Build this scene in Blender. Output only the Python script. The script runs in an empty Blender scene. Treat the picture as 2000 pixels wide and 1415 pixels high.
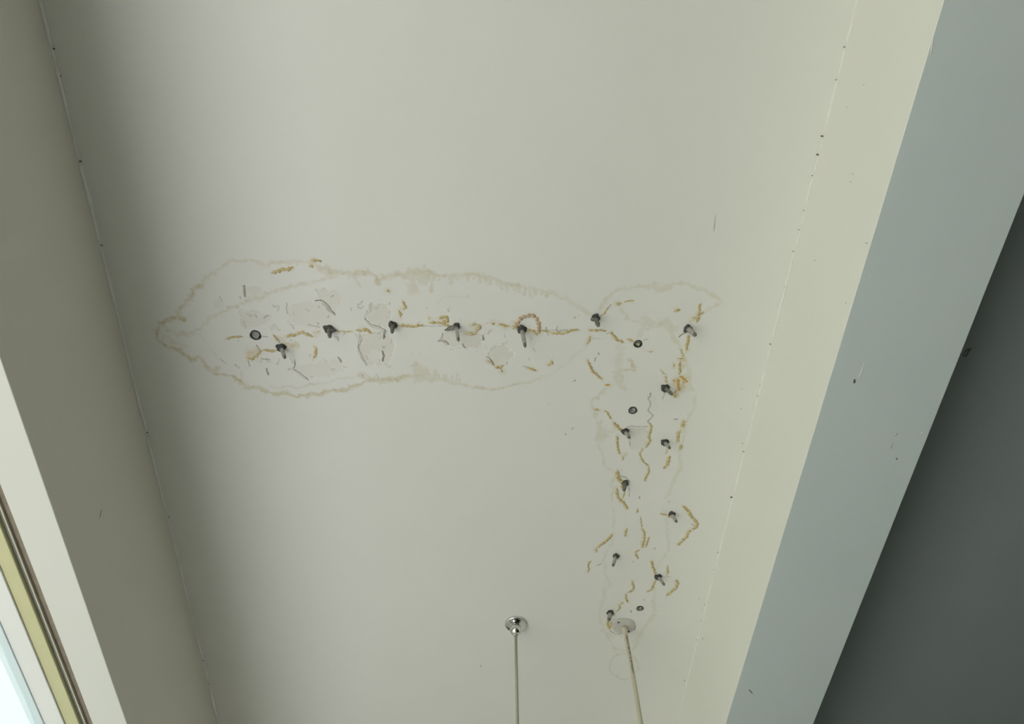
import bpy, bmesh, math, random
import numpy as np
from mathutils import Vector, Matrix, noise as mnoise

random.seed(7)
rng = np.random.default_rng(7)
scene = bpy.context.scene
COL = scene.collection

# ------------------------------------------------------------------ camera
# Solved from the vanishing points of the beams and of the two hanging lines.
CAMZ, CEIL = 1.45, 2.75
H = CEIL - CAMZ
PP = np.array([1000.0, 707.5]); ZEN = np.array([982.0, -206.0]); VAN = np.array([872.0, 3216.0])
FPX = math.sqrt(-float((ZEN - PP) @ (VAN - PP)))
u_ = np.array([*(ZEN - PP), FPX]); u_ /= np.linalg.norm(u_)
d_ = np.array([*(VAN - PP), FPX]); d_ /= np.linalg.norm(d_)
x_ = np.cross(d_, u_)
RW = np.array([x_, d_, u_])                     # camera axes (x right, y down, z ahead) -> world
cam_data = bpy.data.cameras.new('camera')
cam_data.sensor_fit = 'HORIZONTAL'; cam_data.sensor_width = 36.0
cam_data.lens = FPX / 2000.0 * 36.0
cam_data.clip_start = 0.02; cam_data.clip_end = 500
cam = bpy.data.objects.new('camera', cam_data); COL.objects.link(cam)
m = Matrix.Identity(4)
for r in range(3):
    m[r][0] = RW[r][0]; m[r][1] = -RW[r][1]; m[r][2] = -RW[r][2]
m[0][3], m[1][3], m[2][3] = 0, 0, CAMZ
cam.matrix_world = m
scene.camera = cam

# ------------------------------------------------------------------ world, sun, exposure
SKY = 1.12
SUN = 18.0
EXPOSURE = 0.08
world = bpy.data.worlds.new('sky'); scene.world = world; world.use_nodes = True
bg = world.node_tree.nodes['Background']
bg.inputs['Color'].default_value = (0.92, 0.97, 1.0, 1); bg.inputs['Strength'].default_value = SKY
sd = bpy.data.lights.new('sun', 'SUN'); sd.energy = SUN; sd.angle = math.radians(1.5); sd.color = (1.0, 0.966, 0.945)
sun = bpy.data.objects.new('sun', sd); COL.objects.link(sun)
sun_dir = Vector((-0.06, 0.45, -0.89)).normalized()         # the way the sunlight travels: onto the added terrace outside, not into the room
sun.rotation_euler = sun_dir.to_track_quat('-Z', 'Y').to_euler()
vs = scene.view_settings
vs.view_transform = 'Standard'; vs.look = 'None'; vs.gamma = 1.0; vs.exposure = EXPOSURE; vs.use_curve_mapping = False
Y0, Y1 = -1.5, 2.3                                          # the balcony from end to end
XL, XR = -0.6986, 0.5493                                    # inner faces of lintel and beam
ZLIN, ZBEAM = CAMZ + 0.9615, CAMZ + 1.0454                  # undersides
XB = 0.7448                                                 # far side of the beam
XROOM = 4.2
scene.cycles.max_bounces = 8; scene.cycles.diffuse_bounces = 4; scene.cycles.adaptive_threshold = 0.05

# ------------------------------------------------------------------ helpers
def ray(px, py):
    return RW @ np.array([px - PP[0], py - PP[1], FPX])
def on_ceiling(px, py, drop=0.0):
    r = ray(px, py); k = (H - drop) / r[2]
    return np.array([r[0] * k, r[1] * k, CEIL - drop])
def on_x(px, py, X):
    r = ray(px, py); k = X / r[0]
    return np.array([X, r[1] * k, CAMZ + r[2] * k])
def on_z(px, py, Z):
    r = ray(px, py); k = (Z - CAMZ) / r[2]
    return np.array([r[0] * k, r[1] * k, Z])
PXM = 0.00104                                               # metres on the ceiling for one photo pixel, near its middle

def rgb(*c): return (c[0], c[1], c[2], 1.0)
def new_mat(name):
    mt = bpy.data.materials.new(name); mt.use_nodes = True
    nt = mt.node_tree; b = nt.nodes['Principled BSDF']
    return mt, nt, b
def N(nt, typ, **kw):
    n = nt.nodes.new(typ)
    for k, v in kw.items(): setattr(n, k, v)
    return n
def mixc(nt, fac, a, b):
    n = N(nt, 'ShaderNodeMix', data_type='RGBA')
    for sock, v in ((n.inputs[0], fac), (n.inputs[6], a), (n.inputs[7], b)):
        if hasattr(v, 'is_output'): nt.links.new(v, sock)
        else: sock.default_value = v
    return n.outputs[2]
def math_(nt, op, a, b=None, clamp=False):
    n = N(nt, 'ShaderNodeMath', operation=op, use_clamp=clamp)
    for i, v in enumerate((a, b)):
        if v is None: continue
        if hasattr(v, 'is_output'): nt.links.new(v, n.inputs[i])
        else: n.inputs[i].default_value = v
    return n.outputs[0]
def noise_(nt, scale, detail=3, rough=0.5, vec=None):
    n = N(nt, 'ShaderNodeTexNoise'); n.inputs['Scale'].default_value = scale
    n.inputs['Detail'].default_value = detail; n.inputs['Roughness'].default_value = rough
    if vec is None:
        tc = N(nt, 'ShaderNodeNewGeometry'); vec = tc.outputs['Position']
    nt.links.new(vec, n.inputs['Vector'])
    return n.outputs['Fac']
def ramp01(nt, v, lo, hi):
    n = N(nt, 'ShaderNodeMapRange'); n.inputs[1].default_value = lo; n.inputs[2].default_value = hi
    nt.links.new(v, n.inputs[0]); return n.outputs[0]
def bump(nt, b, h, strength, dist):
    n = N(nt, 'ShaderNodeBump'); n.inputs['Strength'].default_value = strength; n.inputs['Distance'].default_value = dist
    nt.links.new(h, n.inputs['Height']); nt.links.new(n.outputs[0], b.inputs['Normal'])

def paint(name, c1, c2, rough=0.75, bs=0.25):
    mt, nt, b = new_mat(name)
    f = ramp01(nt, noise_(nt, 2.2, 4, 0.6), 0.3, 0.7)
    nt.links.new(mixc(nt, f, rgb(*c1), rgb(*c2)), b.inputs['Base Color'])
    b.inputs['Roughness'].default_value = rough
    b.inputs['Specular IOR Level'].default_value = 0.25
    h = math_(nt, 'ADD', noise_(nt, 9, 3), math_(nt, 'MULTIPLY', noise_(nt, 260, 2), 0.06))
    bump(nt, b, h, bs, 0.004)
    return mt
def plain(name, c, rough=0.5, metal=0.0, var=0.15, scale=60, spec=0.5):
    mt, nt, b = new_mat(name)
    f = noise_(nt, scale, 3)
    nt.links.new(mixc(nt, f, rgb(*[v * (1 - var) for v in c]), rgb(*[min(1, v * (1 + var)) for v in c])), b.inputs['Base Color'])
    b.inputs['Roughness'].default_value = rough; b.inputs['Metallic'].default_value = metal
    b.inputs['Specular IOR Level'].default_value = spec
    return mt

M = {}
WARM1, WARM2 = (0.765, 0.75, 0.692), (0.79, 0.77, 0.715)
M['paint'] = paint('warm_white_paint', WARM1, WARM2)
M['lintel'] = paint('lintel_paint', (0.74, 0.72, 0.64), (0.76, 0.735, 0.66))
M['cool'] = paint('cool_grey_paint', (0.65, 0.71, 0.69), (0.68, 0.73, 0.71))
M['innerceil'] = paint('inner_ceiling_shade_paint', (0.31, 0.345, 0.335), (0.33, 0.355, 0.345))  # grey paint darkened to stand in for the room's shade
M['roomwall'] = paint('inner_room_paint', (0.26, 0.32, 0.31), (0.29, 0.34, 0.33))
M['tile'] = plain('floor_tile', (0.64, 0.62, 0.57), 0.35, 0, 0.06, 3)
M['woodfloor'] = plain('dark_wood_floor', (0.10, 0.085, 0.07), 0.5, 0, 0.2, 8)
M['terrace'] = plain('pale_bounce_paving', (0.655, 0.655, 0.635), 0.9, 0, 0.05, 3)  # for the added terrace that bounces sunlight indoors
M['ground'] = plain('dark_unseen_ground', (0.09, 0.11, 0.06), 0.95, 0, 0.3, 1)
M['caulk'] = plain('white_caulk', (0.79, 0.78, 0.73), 0.6, 0, 0.07, 120)
M['smudge'] = plain('grey_smudge', (0.40, 0.385, 0.34), 0.9, 0, 0.25, 200)
M['plugmat'] = plain('scraped_grey_plug', (0.30, 0.29, 0.265), 0.55, 0.2, 0.7, 420)
M['caulk_grey'] = plain('grey_white_caulk', (0.80, 0.79, 0.76), 0.5, 0, 0.08, 90)
M['frame'] = plain('window_frame_white', (0.90, 0.875, 0.85), 0.4, 0, 0.03, 12)
M['frame_face'] = plain('aged_cream_frame', (0.66, 0.62, 0.36), 0.45, 0, 0.06, 14)
M['groove'] = plain('brown_caulk_groove', (0.27, 0.22, 0.165), 0.8, 0, 0.25, 70)  # dark brown groove colour
M['lip'] = plain('beige_lip', (0.62, 0.58, 0.47), 0.5, 0, 0.1, 40)
M['recess_strip'] = plain('grey_recess_shade', (0.25, 0.24, 0.195), 0.7, 0, 0.15, 50)  # shade of the frame recess put into a grey-brown colour
M['sash'] = plain('sky_tinted_sash', (0.80, 0.90, 0.94), 0.35, 0, 0.03, 12)  # sky-blue seen in the glass put into the rail's colour
M['steel'] = plain('dull_grey_steel', (0.40, 0.38, 0.35), 0.42, 0.4, 0.4, 240)
M['black'] = plain('black_rubber_and_hole_shade', (0.055, 0.053, 0.046), 0.6, 0, 0.75, 320)  # black rubber, with the drill hole's shadow put into the colour
M['darkgrey'] = plain('dirty_dark_metal', (0.17, 0.163, 0.145), 0.5, 0.25, 0.7, 300)
M['chrome'] = plain('polished_chrome', (0.72, 0.71, 0.69), 0.07, 1.0, 0.04, 30)
M['cord'] = plain('beige_cord', (0.44, 0.41, 0.33), 0.35, 0, 0.10, 90)
M['plate'] = plain('grey_plaster_plate', (0.55, 0.53, 0.47), 0.75, 0, 0.10, 40)
M['speck'] = plain('dirt_speck', (0.13, 0.12, 0.10), 0.9, 0, 0.2, 90)
M['flake'] = plain('curled_paint_flake', (0.74, 0.71, 0.64), 0.7, 0, 0.06, 60)
M['scuff'] = plain('dark_scuff', (0.16, 0.155, 0.14), 0.9, 0, 0.2, 60)

def resin(name, pale, ochre, deep):
    mt, nt, b = new_mat(name)
    n1 = ramp01(nt, noise_(nt, 170, 3, 0.6), 0.38, 0.62)
    n2 = ramp01(nt, noise_(nt, 420, 2), 0.56, 0.70)
    c = mixc(nt, n1, rgb(*pale), rgb(*ochre))
    c = mixc(nt, math_(nt, 'MULTIPLY', n2, 0.55), c, rgb(*deep))
    nt.links.new(c, b.inputs['Base Color'])
    b.inputs['Roughness'].default_value = 0.42
    bump(nt, b, noise_(nt, 500, 2), 0.4, 0.001)
    return mt
M['resin'] = resin('yellow_resin', (0.64, 0.54, 0.30), (0.53, 0.39, 0.15), (0.30, 0.20, 0.07))
M['resin_pale'] = resin('pale_resin', (0.70, 0.63, 0.44), (0.58, 0.47, 0.26), (0.36, 0.27, 0.14))
M['resin_brown'] = resin('brown_resin', (0.62, 0.48, 0.34), (0.50, 0.35, 0.20), (0.34, 0.23, 0.13))
M['resin_orange'] = resin('orange_resin', (0.66, 0.46, 0.14), (0.60, 0.33, 0.06), (0.36, 0.17, 0.03))

def obj(name, me, mat, parent=None, kind=None, smooth=True):
    o = bpy.data.objects.new(name, me); COL.objects.link(o)
    if mat is not None:
        for mm in (mat if isinstance(mat, (list, tuple)) else [mat]): me.materials.append(mm)
    if parent is not None: o.parent = parent
    if kind: o['kind'] = kind
    if smooth and len(me.polygons):
        me.polygons.foreach_set('use_smooth', [True] * len(me.polygons))
    return o
def tag(o, label, cat=None, group=None):
    o['label'] = label
    if cat: o['category'] = cat
    if group: o['group'] = group
    return o
def empty(name, loc):
    o = bpy.data.objects.new(name, None); COL.objects.link(o); o.location = loc
    o.empty_display_size = 0.02
    return o
def pydata(name, v, f):
    me = bpy.data.meshes.new(name); me.from_pydata([tuple(map(float, p)) for p in v], [], f); me.update()
    return me
def box_me(name, x0, x1, y0, y1, z0, z1, bev=0.0):
    bm = bmesh.new()
    bmesh.ops.create_cube(bm, size=1)
    for v in bm.verts:
        v.co = Vector(((x0 + x1) / 2 + v.co.x * (x1 - x0), (y0 + y1) / 2 + v.co.y * (y1 - y0), (z0 + z1) / 2 + v.co.z * (z1 - z0)))
    if bev: bmesh.ops.bevel(bm, geom=bm.edges[:], offset=bev, segments=2, affect='EDGES')
    me = bpy.data.meshes.new(name); bm.to_mesh(me); bm.free(); return me
def box(name, mat, x0, x1, y0, y1, z0, z1, parent=None, kind=None, bev=0.0):
    return obj(name, box_me(name, x0, x1, y0, y1, z0, z1, bev), mat, parent, kind, smooth=False)
def frame_from(d):
    d = Vector(d).normalized()
    a = Vector((1, 0, 0)) if abs(d.x) < 0.8 else Vector((0, 1, 0))
    s = d.cross(a).normalized(); t = d.cross(s).normalized()
    return d, s, t
def sweep_me(name, pts, radii, seg=10, cap=True, squash=None, jitter=0.0):
    """One closed tube through pts; squash flattens it in z towards the ceiling."""
    v, f = [], []
    n = len(pts)
    for i, p in enumerate(pts):
        a = Vector(pts[max(0, i - 1)]); b = Vector(pts[min(n - 1, i + 1)])
        d, s, t = frame_from(b - a)
        if squash is not None:
            s = Vector((-d.y, d.x, 0)).normalized(); t = Vector((0, 0, 1))
        for k in range(seg):
            an = 2 * math.pi * k / seg
            r = radii[i] * (1 + (random.uniform(-jitter, jitter) if jitter else 0))
            c = Vector(p) + s * (math.cos(an) * r) + t * (math.sin(an) * r * (squash if squash is not None else 1))
            v.append(c)
    for i in range(n - 1):
        for k in range(seg):
            k2 = (k + 1) % seg
            f.append((i * seg + k, i * seg + k2, (i + 1) * seg + k2, (i + 1) * seg + k))
    if cap:
        f.append(tuple(range(seg - 1, -1, -1))); f.append(tuple((n - 1) * seg + k for k in range(seg)))
    return pydata(name, v, f)
def lathe_me(name, prof, seg=32, axis=None, wob=0.0):
    """Turn (r, z) points round an axis; z runs along the axis (default straight down is -z)."""
    v, f = [], []
    if axis is None: d, s, t = Vector((0, 0, 1)), Vector((1, 0, 0)), Vector((0, 1, 0))
    else: d, s, t = frame_from(axis)
    ph = random.uniform(0, 6.28)
    for (r, z) in prof:
        for k in range(seg):
            an = 2 * math.pi * k / seg
            rr = r * (1 + wob * (math.sin(3 * an + ph) * 0.5 + math.sin(5 * an + 2 * ph) * 0.35 + random.uniform(-.3, .3)))
            v.append(d * z + s * (rr * math.cos(an)) + t * (rr * math.sin(an)))
    for i in range(len(prof) - 1):
        for k in range(seg):
            k2 = (k + 1) % seg
            f.append((i * seg + k, i * seg + k2, (i + 1) * seg + k2, (i + 1) * seg + k))
    f.append(tuple(range(seg - 1, -1, -1))); f.append(tuple((len(prof) - 1) * seg + k for k in range(seg)))
    me = pydata(name, v, f)
    bm = bmesh.new(); bm.from_mesh(me); bmesh.ops.recalc_face_normals(bm, faces=bm.faces[:]); bm.to_mesh(me); bm.free()
    return me

# zoom-window to photo coordinates, for the traced outlines below
VW = {1: (280, 480, 4.0), 2: (720, 480, 4.0), 3: (1100, 520, 5.442), 4: (1100, 740, 5.442), 5: (1100, 960, 5.442), 6: (940, 1160, 5.0), 0: (0, 0, 1.0)}
def tr(view, pts):
    ox, oy, s = VW[view]
    return [(ox + a / s, oy + b / s) for a, b in pts]
def ceil_xy(pts): return np.array([on_ceiling(a, b)[:2] for a, b in pts])
def resample(p, step):
    p = np.asarray(p, float)
    if len(p) < 2: return p
    seg = np.linalg.norm(np.diff(p, axis=0), axis=1); s = np.concatenate([[0], np.cumsum(seg)])
    n = max(2, int(s[-1] / step) + 1); q = np.linspace(0, s[-1], n)
    return np.stack([np.interp(q, s, p[:, 0]), np.interp(q, s, p[:, 1])], 1)
def wobble(p, amp, step, wl):
    """Scalloped wander across a traced line."""
    p = resample(p, step)
    if len(p) < 3: return p
    d = np.gradient(p, axis=0); nrm = np.stack([-d[:, 1], d[:, 0]], 1); nrm /= np.linalg.norm(nrm, axis=1)[:, None] + 1e-9
    n = len(p); out = np.zeros(n)
    for w, a in ((wl, 1.0), (wl * 0.45, 0.55)):
        k = max(2, int(n * step / w) + 2)
        out += a * np.interp(np.linspace(0, k - 1, n), np.arange(k), rng.normal(0, 1, k))
    return p + nrm * (out * amp)[:, None]

# ------------------------------------------------------------------ ceiling with its damp stain
STEP = 0.00115
RECT = [(-0.665, 0.505, 0.545, 0.915), (0.135, 0.505, 0.915, 1.815)]
class Field:
    def __init__(s, x0, x1, y0, y1):
        s.nx = int(round((x1 - x0) / STEP)) + 1; s.ny = int(round((y1 - y0) / STEP)) + 1
        s.x = np.linspace(x0, x1, s.nx); s.y = np.linspace(y0, y1, s.ny)
        s.lay = {k: np.zeros((s.ny, s.nx), np.float32) for k in ('stain', 'yellow', 'crack', 'peel', 'inner', 'lift')}
        s.hole = np.zeros((s.ny, s.nx), bool)
    def window(s, cx, cy, r):
        i0, i1 = np.searchsorted(s.x, (cx - r, cx + r)); j0, j1 = np.searchsorted(s.y, (cy - r, cy + r))
        return i0, i1, j0, j1
    def stamp(s, key, cx, cy, w, amp, soft=0.6):
        i0, i1, j0, j1 = s.window(cx, cy, w)
        if i1 <= i0 or j1 <= j0: return
        d = np.hypot(s.x[None, i0:i1] - cx, s.y[j0:j1, None] - cy)
        t = np.clip((w - d) / (w * soft), 0, 1); t = t * t * (3 - 2 * t) * amp
        a = s.lay[key][j0:j1, i0:i1]; np.maximum(a, t, out=a)
    def polygon(s, key, poly, amp, lift=0.0):
        x0, y0 = poly.min(0); x1, y1 = poly.max(0)
        i0, i1 = np.searchsorted(s.x, (x0, x1)); j0, j1 = np.searchsorted(s.y, (y0, y1))
        if i1 <= i0 or j1 <= j0: return
        X, Y = np.meshgrid(s.x[i0:i1], s.y[j0:j1]); ins = np.zeros(X.shape, bool)
        n = len(poly)
        for k in range(n):
            (ax, ay), (bx, by) = poly[k], poly[(k + 1) % n]
            c = (ay > Y) != (by > Y)
            xi = (bx - ax) * (Y - ay) / (by - ay + 1e-12) + ax
            ins ^= c & (X < xi)
        a = s.lay[key][j0:j1, i0:i1]; a[ins] = np.maximum(a[ins], amp)
        if lift:
            b = s.lay['lift'][j0:j1, i0:i1]; b[ins] = lift
FIELDS = [Field(*r) for r in RECT]
def draw(key, view, pts, w, amp, wob=1.5, wl=0.012, wvar=0.45, soft=0.5):
    p = ceil_xy(tr(view, pts)); p = wobble(p, wob * PXM, 0.0016, wl)
    n = len(p); k = max(3, n // 3)
    wn = np.interp(np.linspace(0, k - 1, n), np.arange(k), rng.uniform(1 - wvar, 1 + wvar, k))
    an = np.interp(np.linspace(0, k - 1, n), np.arange(k), rng.uniform(0.5, 1.15, k))
    for (cx, cy), a, b in zip(p, wn, an):
        for F in FIELDS: F.stamp(key, cx, cy, max((w * 0.84 if key == 'stain' else w) * a * PXM, STEP * 1.3), amp * b * (1.12 if key == 'stain' else 1), soft)
        if key == 'stain' and w > 2.5 and rng.random() < 0.22:                    # little drops budding off the line
            ang = rng.uniform(0, 6.28); dd = w * PXM * rng.uniform(.6, 1.3); r2 = w * PXM * rng.uniform(.35, .8)
            for F in FIELDS: F.stamp(key, cx + dd * math.cos(ang), cy + dd * math.sin(ang), r2, amp * b * rng.uniform(.6, 1.0), soft)
    return p
def fill(key, view, pts, amp, wob=1.2, lift=0.0, wl=0.012):
    p = ceil_xy(tr(view, pts + pts[:1])); p = wobble(p, wob * PXM, 0.002, wl)
    for F in FIELDS: F.polygon(key, p, amp, lift)
    return p
def smear(key, view, x, y, w, amp):
    c = on_ceiling(*tr(view, [(x, y)])[0])
    for F in FIELDS: F.stamp(key, c[0], c[1], w * PXM, amp, 0.95)

TOP1 = [(100, 680), (130, 610), (200, 575), (270, 545), (310, 460), (350, 420), (390, 350), (450, 310), (500, 240), (590, 190), (660, 140), (730, 112), (860, 112), (940, 150), (1050, 130), (1200, 128), (1320, 145), (1420, 180), (1500, 212), (1600, 222), (1750, 215), (1810, 240), (1830, 290), (1900, 255), (2000, 218)]
TOP2 = [(240, 218), (300, 230), (390, 205), (470, 200), (520, 232), (600, 238), (700, 228), (800, 228), (900, 242), (1000, 265), (1080, 295), (1180, 322), (1300, 338), (1400, 362), (1480, 402), (1560, 432), (1640, 475), (1740, 540)]
BOT1 = [(100, 680), (105, 720), (150, 765), (230, 795), (300, 830), (370, 890), (430, 872), (480, 940), (560, 1000), (640, 1010), (760, 1060), (800, 1110), (870, 1110), (950, 1140), (1030, 1165), (1110, 1150), (1210, 1180), (1310, 1160), (1400, 1160), (1470, 1135), (1600, 1120), (1700, 1075), (1780, 1045), (1900, 1050), (2000, 1042)]
BOT2 = [(0, 1042), (150, 1050), (300, 1030), (400, 1010), (500, 1040), (600, 1060), (700, 1080), (820, 1110), (950, 1130), (1080, 1105), (1250, 1060), (1400, 1020), (1550, 930), (1640, 840), (1700, 790)]
lobe = tr(1, TOP1) + tr(2, TOP2) + tr(2, BOT2[::-1]) + tr(1, BOT1[::-1])
fill('inner', 0, lobe, 1.0, wob=0.3)
draw('stain', 1, TOP1[:8], 5.5, 0.62, 1.2); draw('stain', 1, TOP1[7:17], 4.5, 0.36, 1.3); draw('stain', 1, TOP1[16:], 6.5, 0.50, 1.2)
draw('stain', 1, [(110, 690), (150, 620), (220, 590), (300, 565)], 5, 0.35)
draw('stain', 2, TOP2[:5], 9, 0.45, 1.3); draw('stain', 2, TOP2[4:12], 5.5, 0.42, 0.8); draw('stain', 2, TOP2[11:], 5, 0.26, 0.9)
draw('stain', 1, BOT1[:8], 5.5, 0.62, 1.2); draw('stain', 1, BOT1[7:16], 5.5, 0.72, 1.4); draw('stain', 1, BOT1[15:], 5.5, 0.66, 1.2)
draw('stain', 2, BOT2[:5], 7, 0.52, 1.2); draw('stain', 2, BOT2[4:11], 4.2, 0.42, 0.9); draw('stain', 2, BOT2[10:], 4.2, 0.18, 1.0)
for x in range(470, 1420, 44):                                   # comb-like teeth under the upper ring
    t = np.interp(x, [a for a, b in TOP2], [b for a, b in TOP2])
    draw('stain', 2, [(x, t), (x + random.uniform(-8, 8), t + random.uniform(24, 62))], random.uniform(3.2, 5.2), random.uniform(0.22, 0.42), 0.4)
for x in range(470, 720, 30):                                    # and above the lower one
    t = np.interp(x, [a for a, b in BOT2], [b for a, b in BOT2])
    draw('stain', 2, [(x, t), (x + random.uniform(-14, 22), t - random.uniform(30, 80))], random.uniform(2.6, 4), random.uniform(0.28, 0.45), 0.6)
for a in (330, 420, 470):                                        # broad tongues
    draw('stain', 2, [(a, 215), (a - 10 + (420 - a) * 0.3, 290 + (60 if a == 330 else 0))], 10, 0.36, 0.8)
draw('stain', 2, [(500, 260), (490, 360)], 4, 0.4, 0.5)
for a in (360, 400, 440):
    draw('stain', 2, [(a, 920 + abs(a - 380)), (a + 10, 1045)], 9, 0.36, 0.8)
draw('stain', 1, [(1640, 230), (1670, 300)], 5, 0.4); draw('stain', 1, [(765, 980), (770, 1060)], 3, 0.5)
draw('stain', 1, [(1700, 1010), (1760, 1040)], 8, 0.35); draw('stain', 1, [(1430, 180), (1460, 240)], 9, 0.25)
draw('stain', 1, [(560, 1000), (590, 960)], 6, 0.5); draw('stain', 1, [(290, 560), (320, 570)], 6, 0.75)
draw('stain', 1, [(180, 650), (240, 690), (340, 690), (440, 650), (520, 560), (620, 510), (720, 470), (820, 430), (960, 400), (1000, 360), (1150, 320), (1300, 290), (1450, 250), (1520, 230)], 4.5, 0.34, 1.3)
draw('stain', 1, [(200, 690), (330, 700), (430, 690), (500, 760), (540, 830), (600, 890)], 3.2, 0.2, 1.3)
draw('stain', 1, [(160, 700), (240, 760), (330, 790)], 5, 0.2)
draw('stain', 1, [(860, 1100), (1000, 1110), (1200, 1110), (1400, 1080), (1550, 1040), (1700, 1020)], 2.6, 0.35)
draw('stain', 2, [(520, 450), (600, 410), (700, 400), (780, 400)], 2.6, 0.2)
# second lobe at the right and the long arm below it
LOB3 = [(400, 440), (430, 370), (500, 310), (600, 250), (720, 225), (850, 210), (960, 195), (1050, 220), (1150, 195), (1230, 170), (1330, 190), (1420, 230), (1500, 255), (1580, 310), (1660, 350), (1680, 390), (1600, 430), (1520, 470)]
LFT4 = [(450, 120), (370, 180), (300, 250), (340, 400), (380, 500), (370, 600), (370, 680), (400, 780), (440, 930), (540, 1000), (530, 1150), (520, 1300)]
LFT5 = [(520, 180), (550, 280), (550, 420), (520, 560), (450, 660), (440, 780), (440, 880), (490, 1000), (440, 1050), (420, 1150), (390, 1250), (385, 1350)]
RGT4 = [(1390, 180), (1400, 280), (1350, 360), (1310, 440), (1290, 600), (1260, 700), (1230, 830), (1250, 930), (1200, 1030), (1140, 1170), (1100, 1280)]
RGT5 = [(1080, 200), (1090, 330), (1100, 440), (1130, 600), (1070, 710), (1000, 810), (960, 1000), (970, 1180), (960, 1300), (900, 1400)]
arm = tr(3, LOB3) + [(1345, 700)] + tr(4, RGT4) + tr(5, RGT5) + tr(6, [(1600, 330), (1540, 420), (1480, 560), (1370, 550), (1300, 520), (1190, 370)]) + tr(5, LFT5[::-1]) + tr(4, LFT4[::-1]) + [(1168, 700)]
fill('inner', 0, arm, 0.8, wob=0.3)
draw('stain', 3, LOB3[:8], 5, 0.30, 1.4); draw('stain', 3, LOB3[7:], 5, 0.30, 1.4)
draw('stain', 3, [(960, 235), (1010, 245), (1080, 240), (1140, 235)], 7, 0.28)
draw('stain', 3, [(600, 430), (650, 510), (680, 560), (800, 590), (880, 545), (940, 610), (1000, 630), (1090, 600)], 4.2, 0.26, 1.2)
draw('stain', 3, [(870, 610), (1000, 630), (1110, 590), (1160, 680)], 9, 0.26, 1.4)
draw('stain', 3, [(850, 640), (820, 740)], 7, 0.18)
draw('stain', 3, [(1150, 640), (1180, 760), (1220, 810), (1250, 880), (1290, 960), (1330, 1060), (1340, 1180), (1380, 1330)], 5, 0.3, 1.5)
draw('stain', 3, [(600, 1115), (640, 1100), (700, 1095), (765, 1110), (740, 1050), (700, 1000)], 4, 0.62, 0.7)
draw('stain', 3, [(600, 1110), (640, 1190), (600, 1250), (660, 1310)], 5.5, 0.34, 1.3)
draw('stain', 3, [(610, 860), (600, 950), (590, 1050), (560, 1180), (620, 1290)], 8, 0.22, 1.8)
draw('stain', 4, LFT4[:6], 5, 0.30, 1.4); draw('stain', 4, LFT4[5:], 3.4, 0.28, 1.3)
draw('stain', 4, [(390, 540), (430, 600), (420, 660)], 12, 0.22, 1.5); draw('stain', 4, [(400, 440), (390, 560), (540, 560)], 5, 0.3, 1.2)
draw('stain', 5, LFT5[:5], 4, 0.20, 1.2); draw('stain', 5, LFT5[4:], 5, 0.22, 1.4)
draw('stain', 4, RGT4, 4.5, 0.26, 1.4); draw('stain', 5, RGT5, 4.5, 0.22, 1.2)
draw('stain', 6, [(1160, 250), (1190, 370), (1230, 420), (1300, 520), (1370, 550), (1480, 560), (1530, 480), (1540, 420), (1600, 330), (1660, 260), (1690, 180), (1680, 60)], 4.5, 0.30, 1.6)
draw('stain', 6, [(1190, 360), (1250, 370), (1290, 420)], 8, 0.25); draw('stain', 6, [(1500, 360), (1540, 400), (1500, 500)], 8, 0.22)
cx, cy = 1390, 710
draw('stain', 6, [(cx + 138 * math.cos(t), cy + 120 * math.sin(t)) for t in np.linspace(0, 6.5, 30)], 3.6, 0.30, 1.2)
draw('stain', 6, [(cx - 40 + 70 * math.cos(t), cy - 215 + 80 * math.sin(t)) for t in np.linspace(1, 5, 16)], 3.0, 0.22, 1.0)
for y in range(960, 1390, 30):                                   # fine scallops down the arm's edges
    draw('stain', 5, [(430, y), (462, y + 6)], 2.6, 0.16, 0.3); draw('stain', 5, [(950, y), (980, y + 5)], 2.6, 0.16, 0.3)
# resin-yellow tint soaked into the paint
for v, x, y, w, a in ((3, 1200, 1230, 13, .6), (3, 1250, 1290, 16, .55), (3, 1195, 1370, 10, .6), (3, 1290, 1200, 12, .6), (3, 1290, 1000, 9, .5), (3, 1270, 1060, 9, .45), (3, 1390, 560, 9, .5), (3, 1440, 500, 9, .45), (3, 600, 400, 7, .5),
                      (4, 900, 560, 6, .35), (4, 890, 690, 6, .35), (4, 600, 1070, 10, .6), (4, 620, 1300, 8, .45), (4, 580, 690, 6, .4), (5, 850, 540, 7, .4), (6, 1250, 320, 8, .6),
                      (1, 850, 850, 16, .55), (1, 830, 880, 9, .6), (1, 890, 820, 10, .5), (1, 1050, 730, 8, .5), (1, 1160, 785, 10, .5), (1, 1195, 780, 8, .4), (1, 1110, 770, 8, .5), (1, 1090, 740, 9, .3), (2, 1060, 640, 8, .25), (2, 800, 690, 10, .4), (2, 850, 640, 8, .4), (2, 580, 580, 9, .4), (2, 480, 580, 7, .3), (2, 190, 615, 9, .5), (1, 1360, 670, 8, .3), (1, 1700, 660, 10, .3)):
    smear('yellow', v, x, y, w * 1.25, a)
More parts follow.
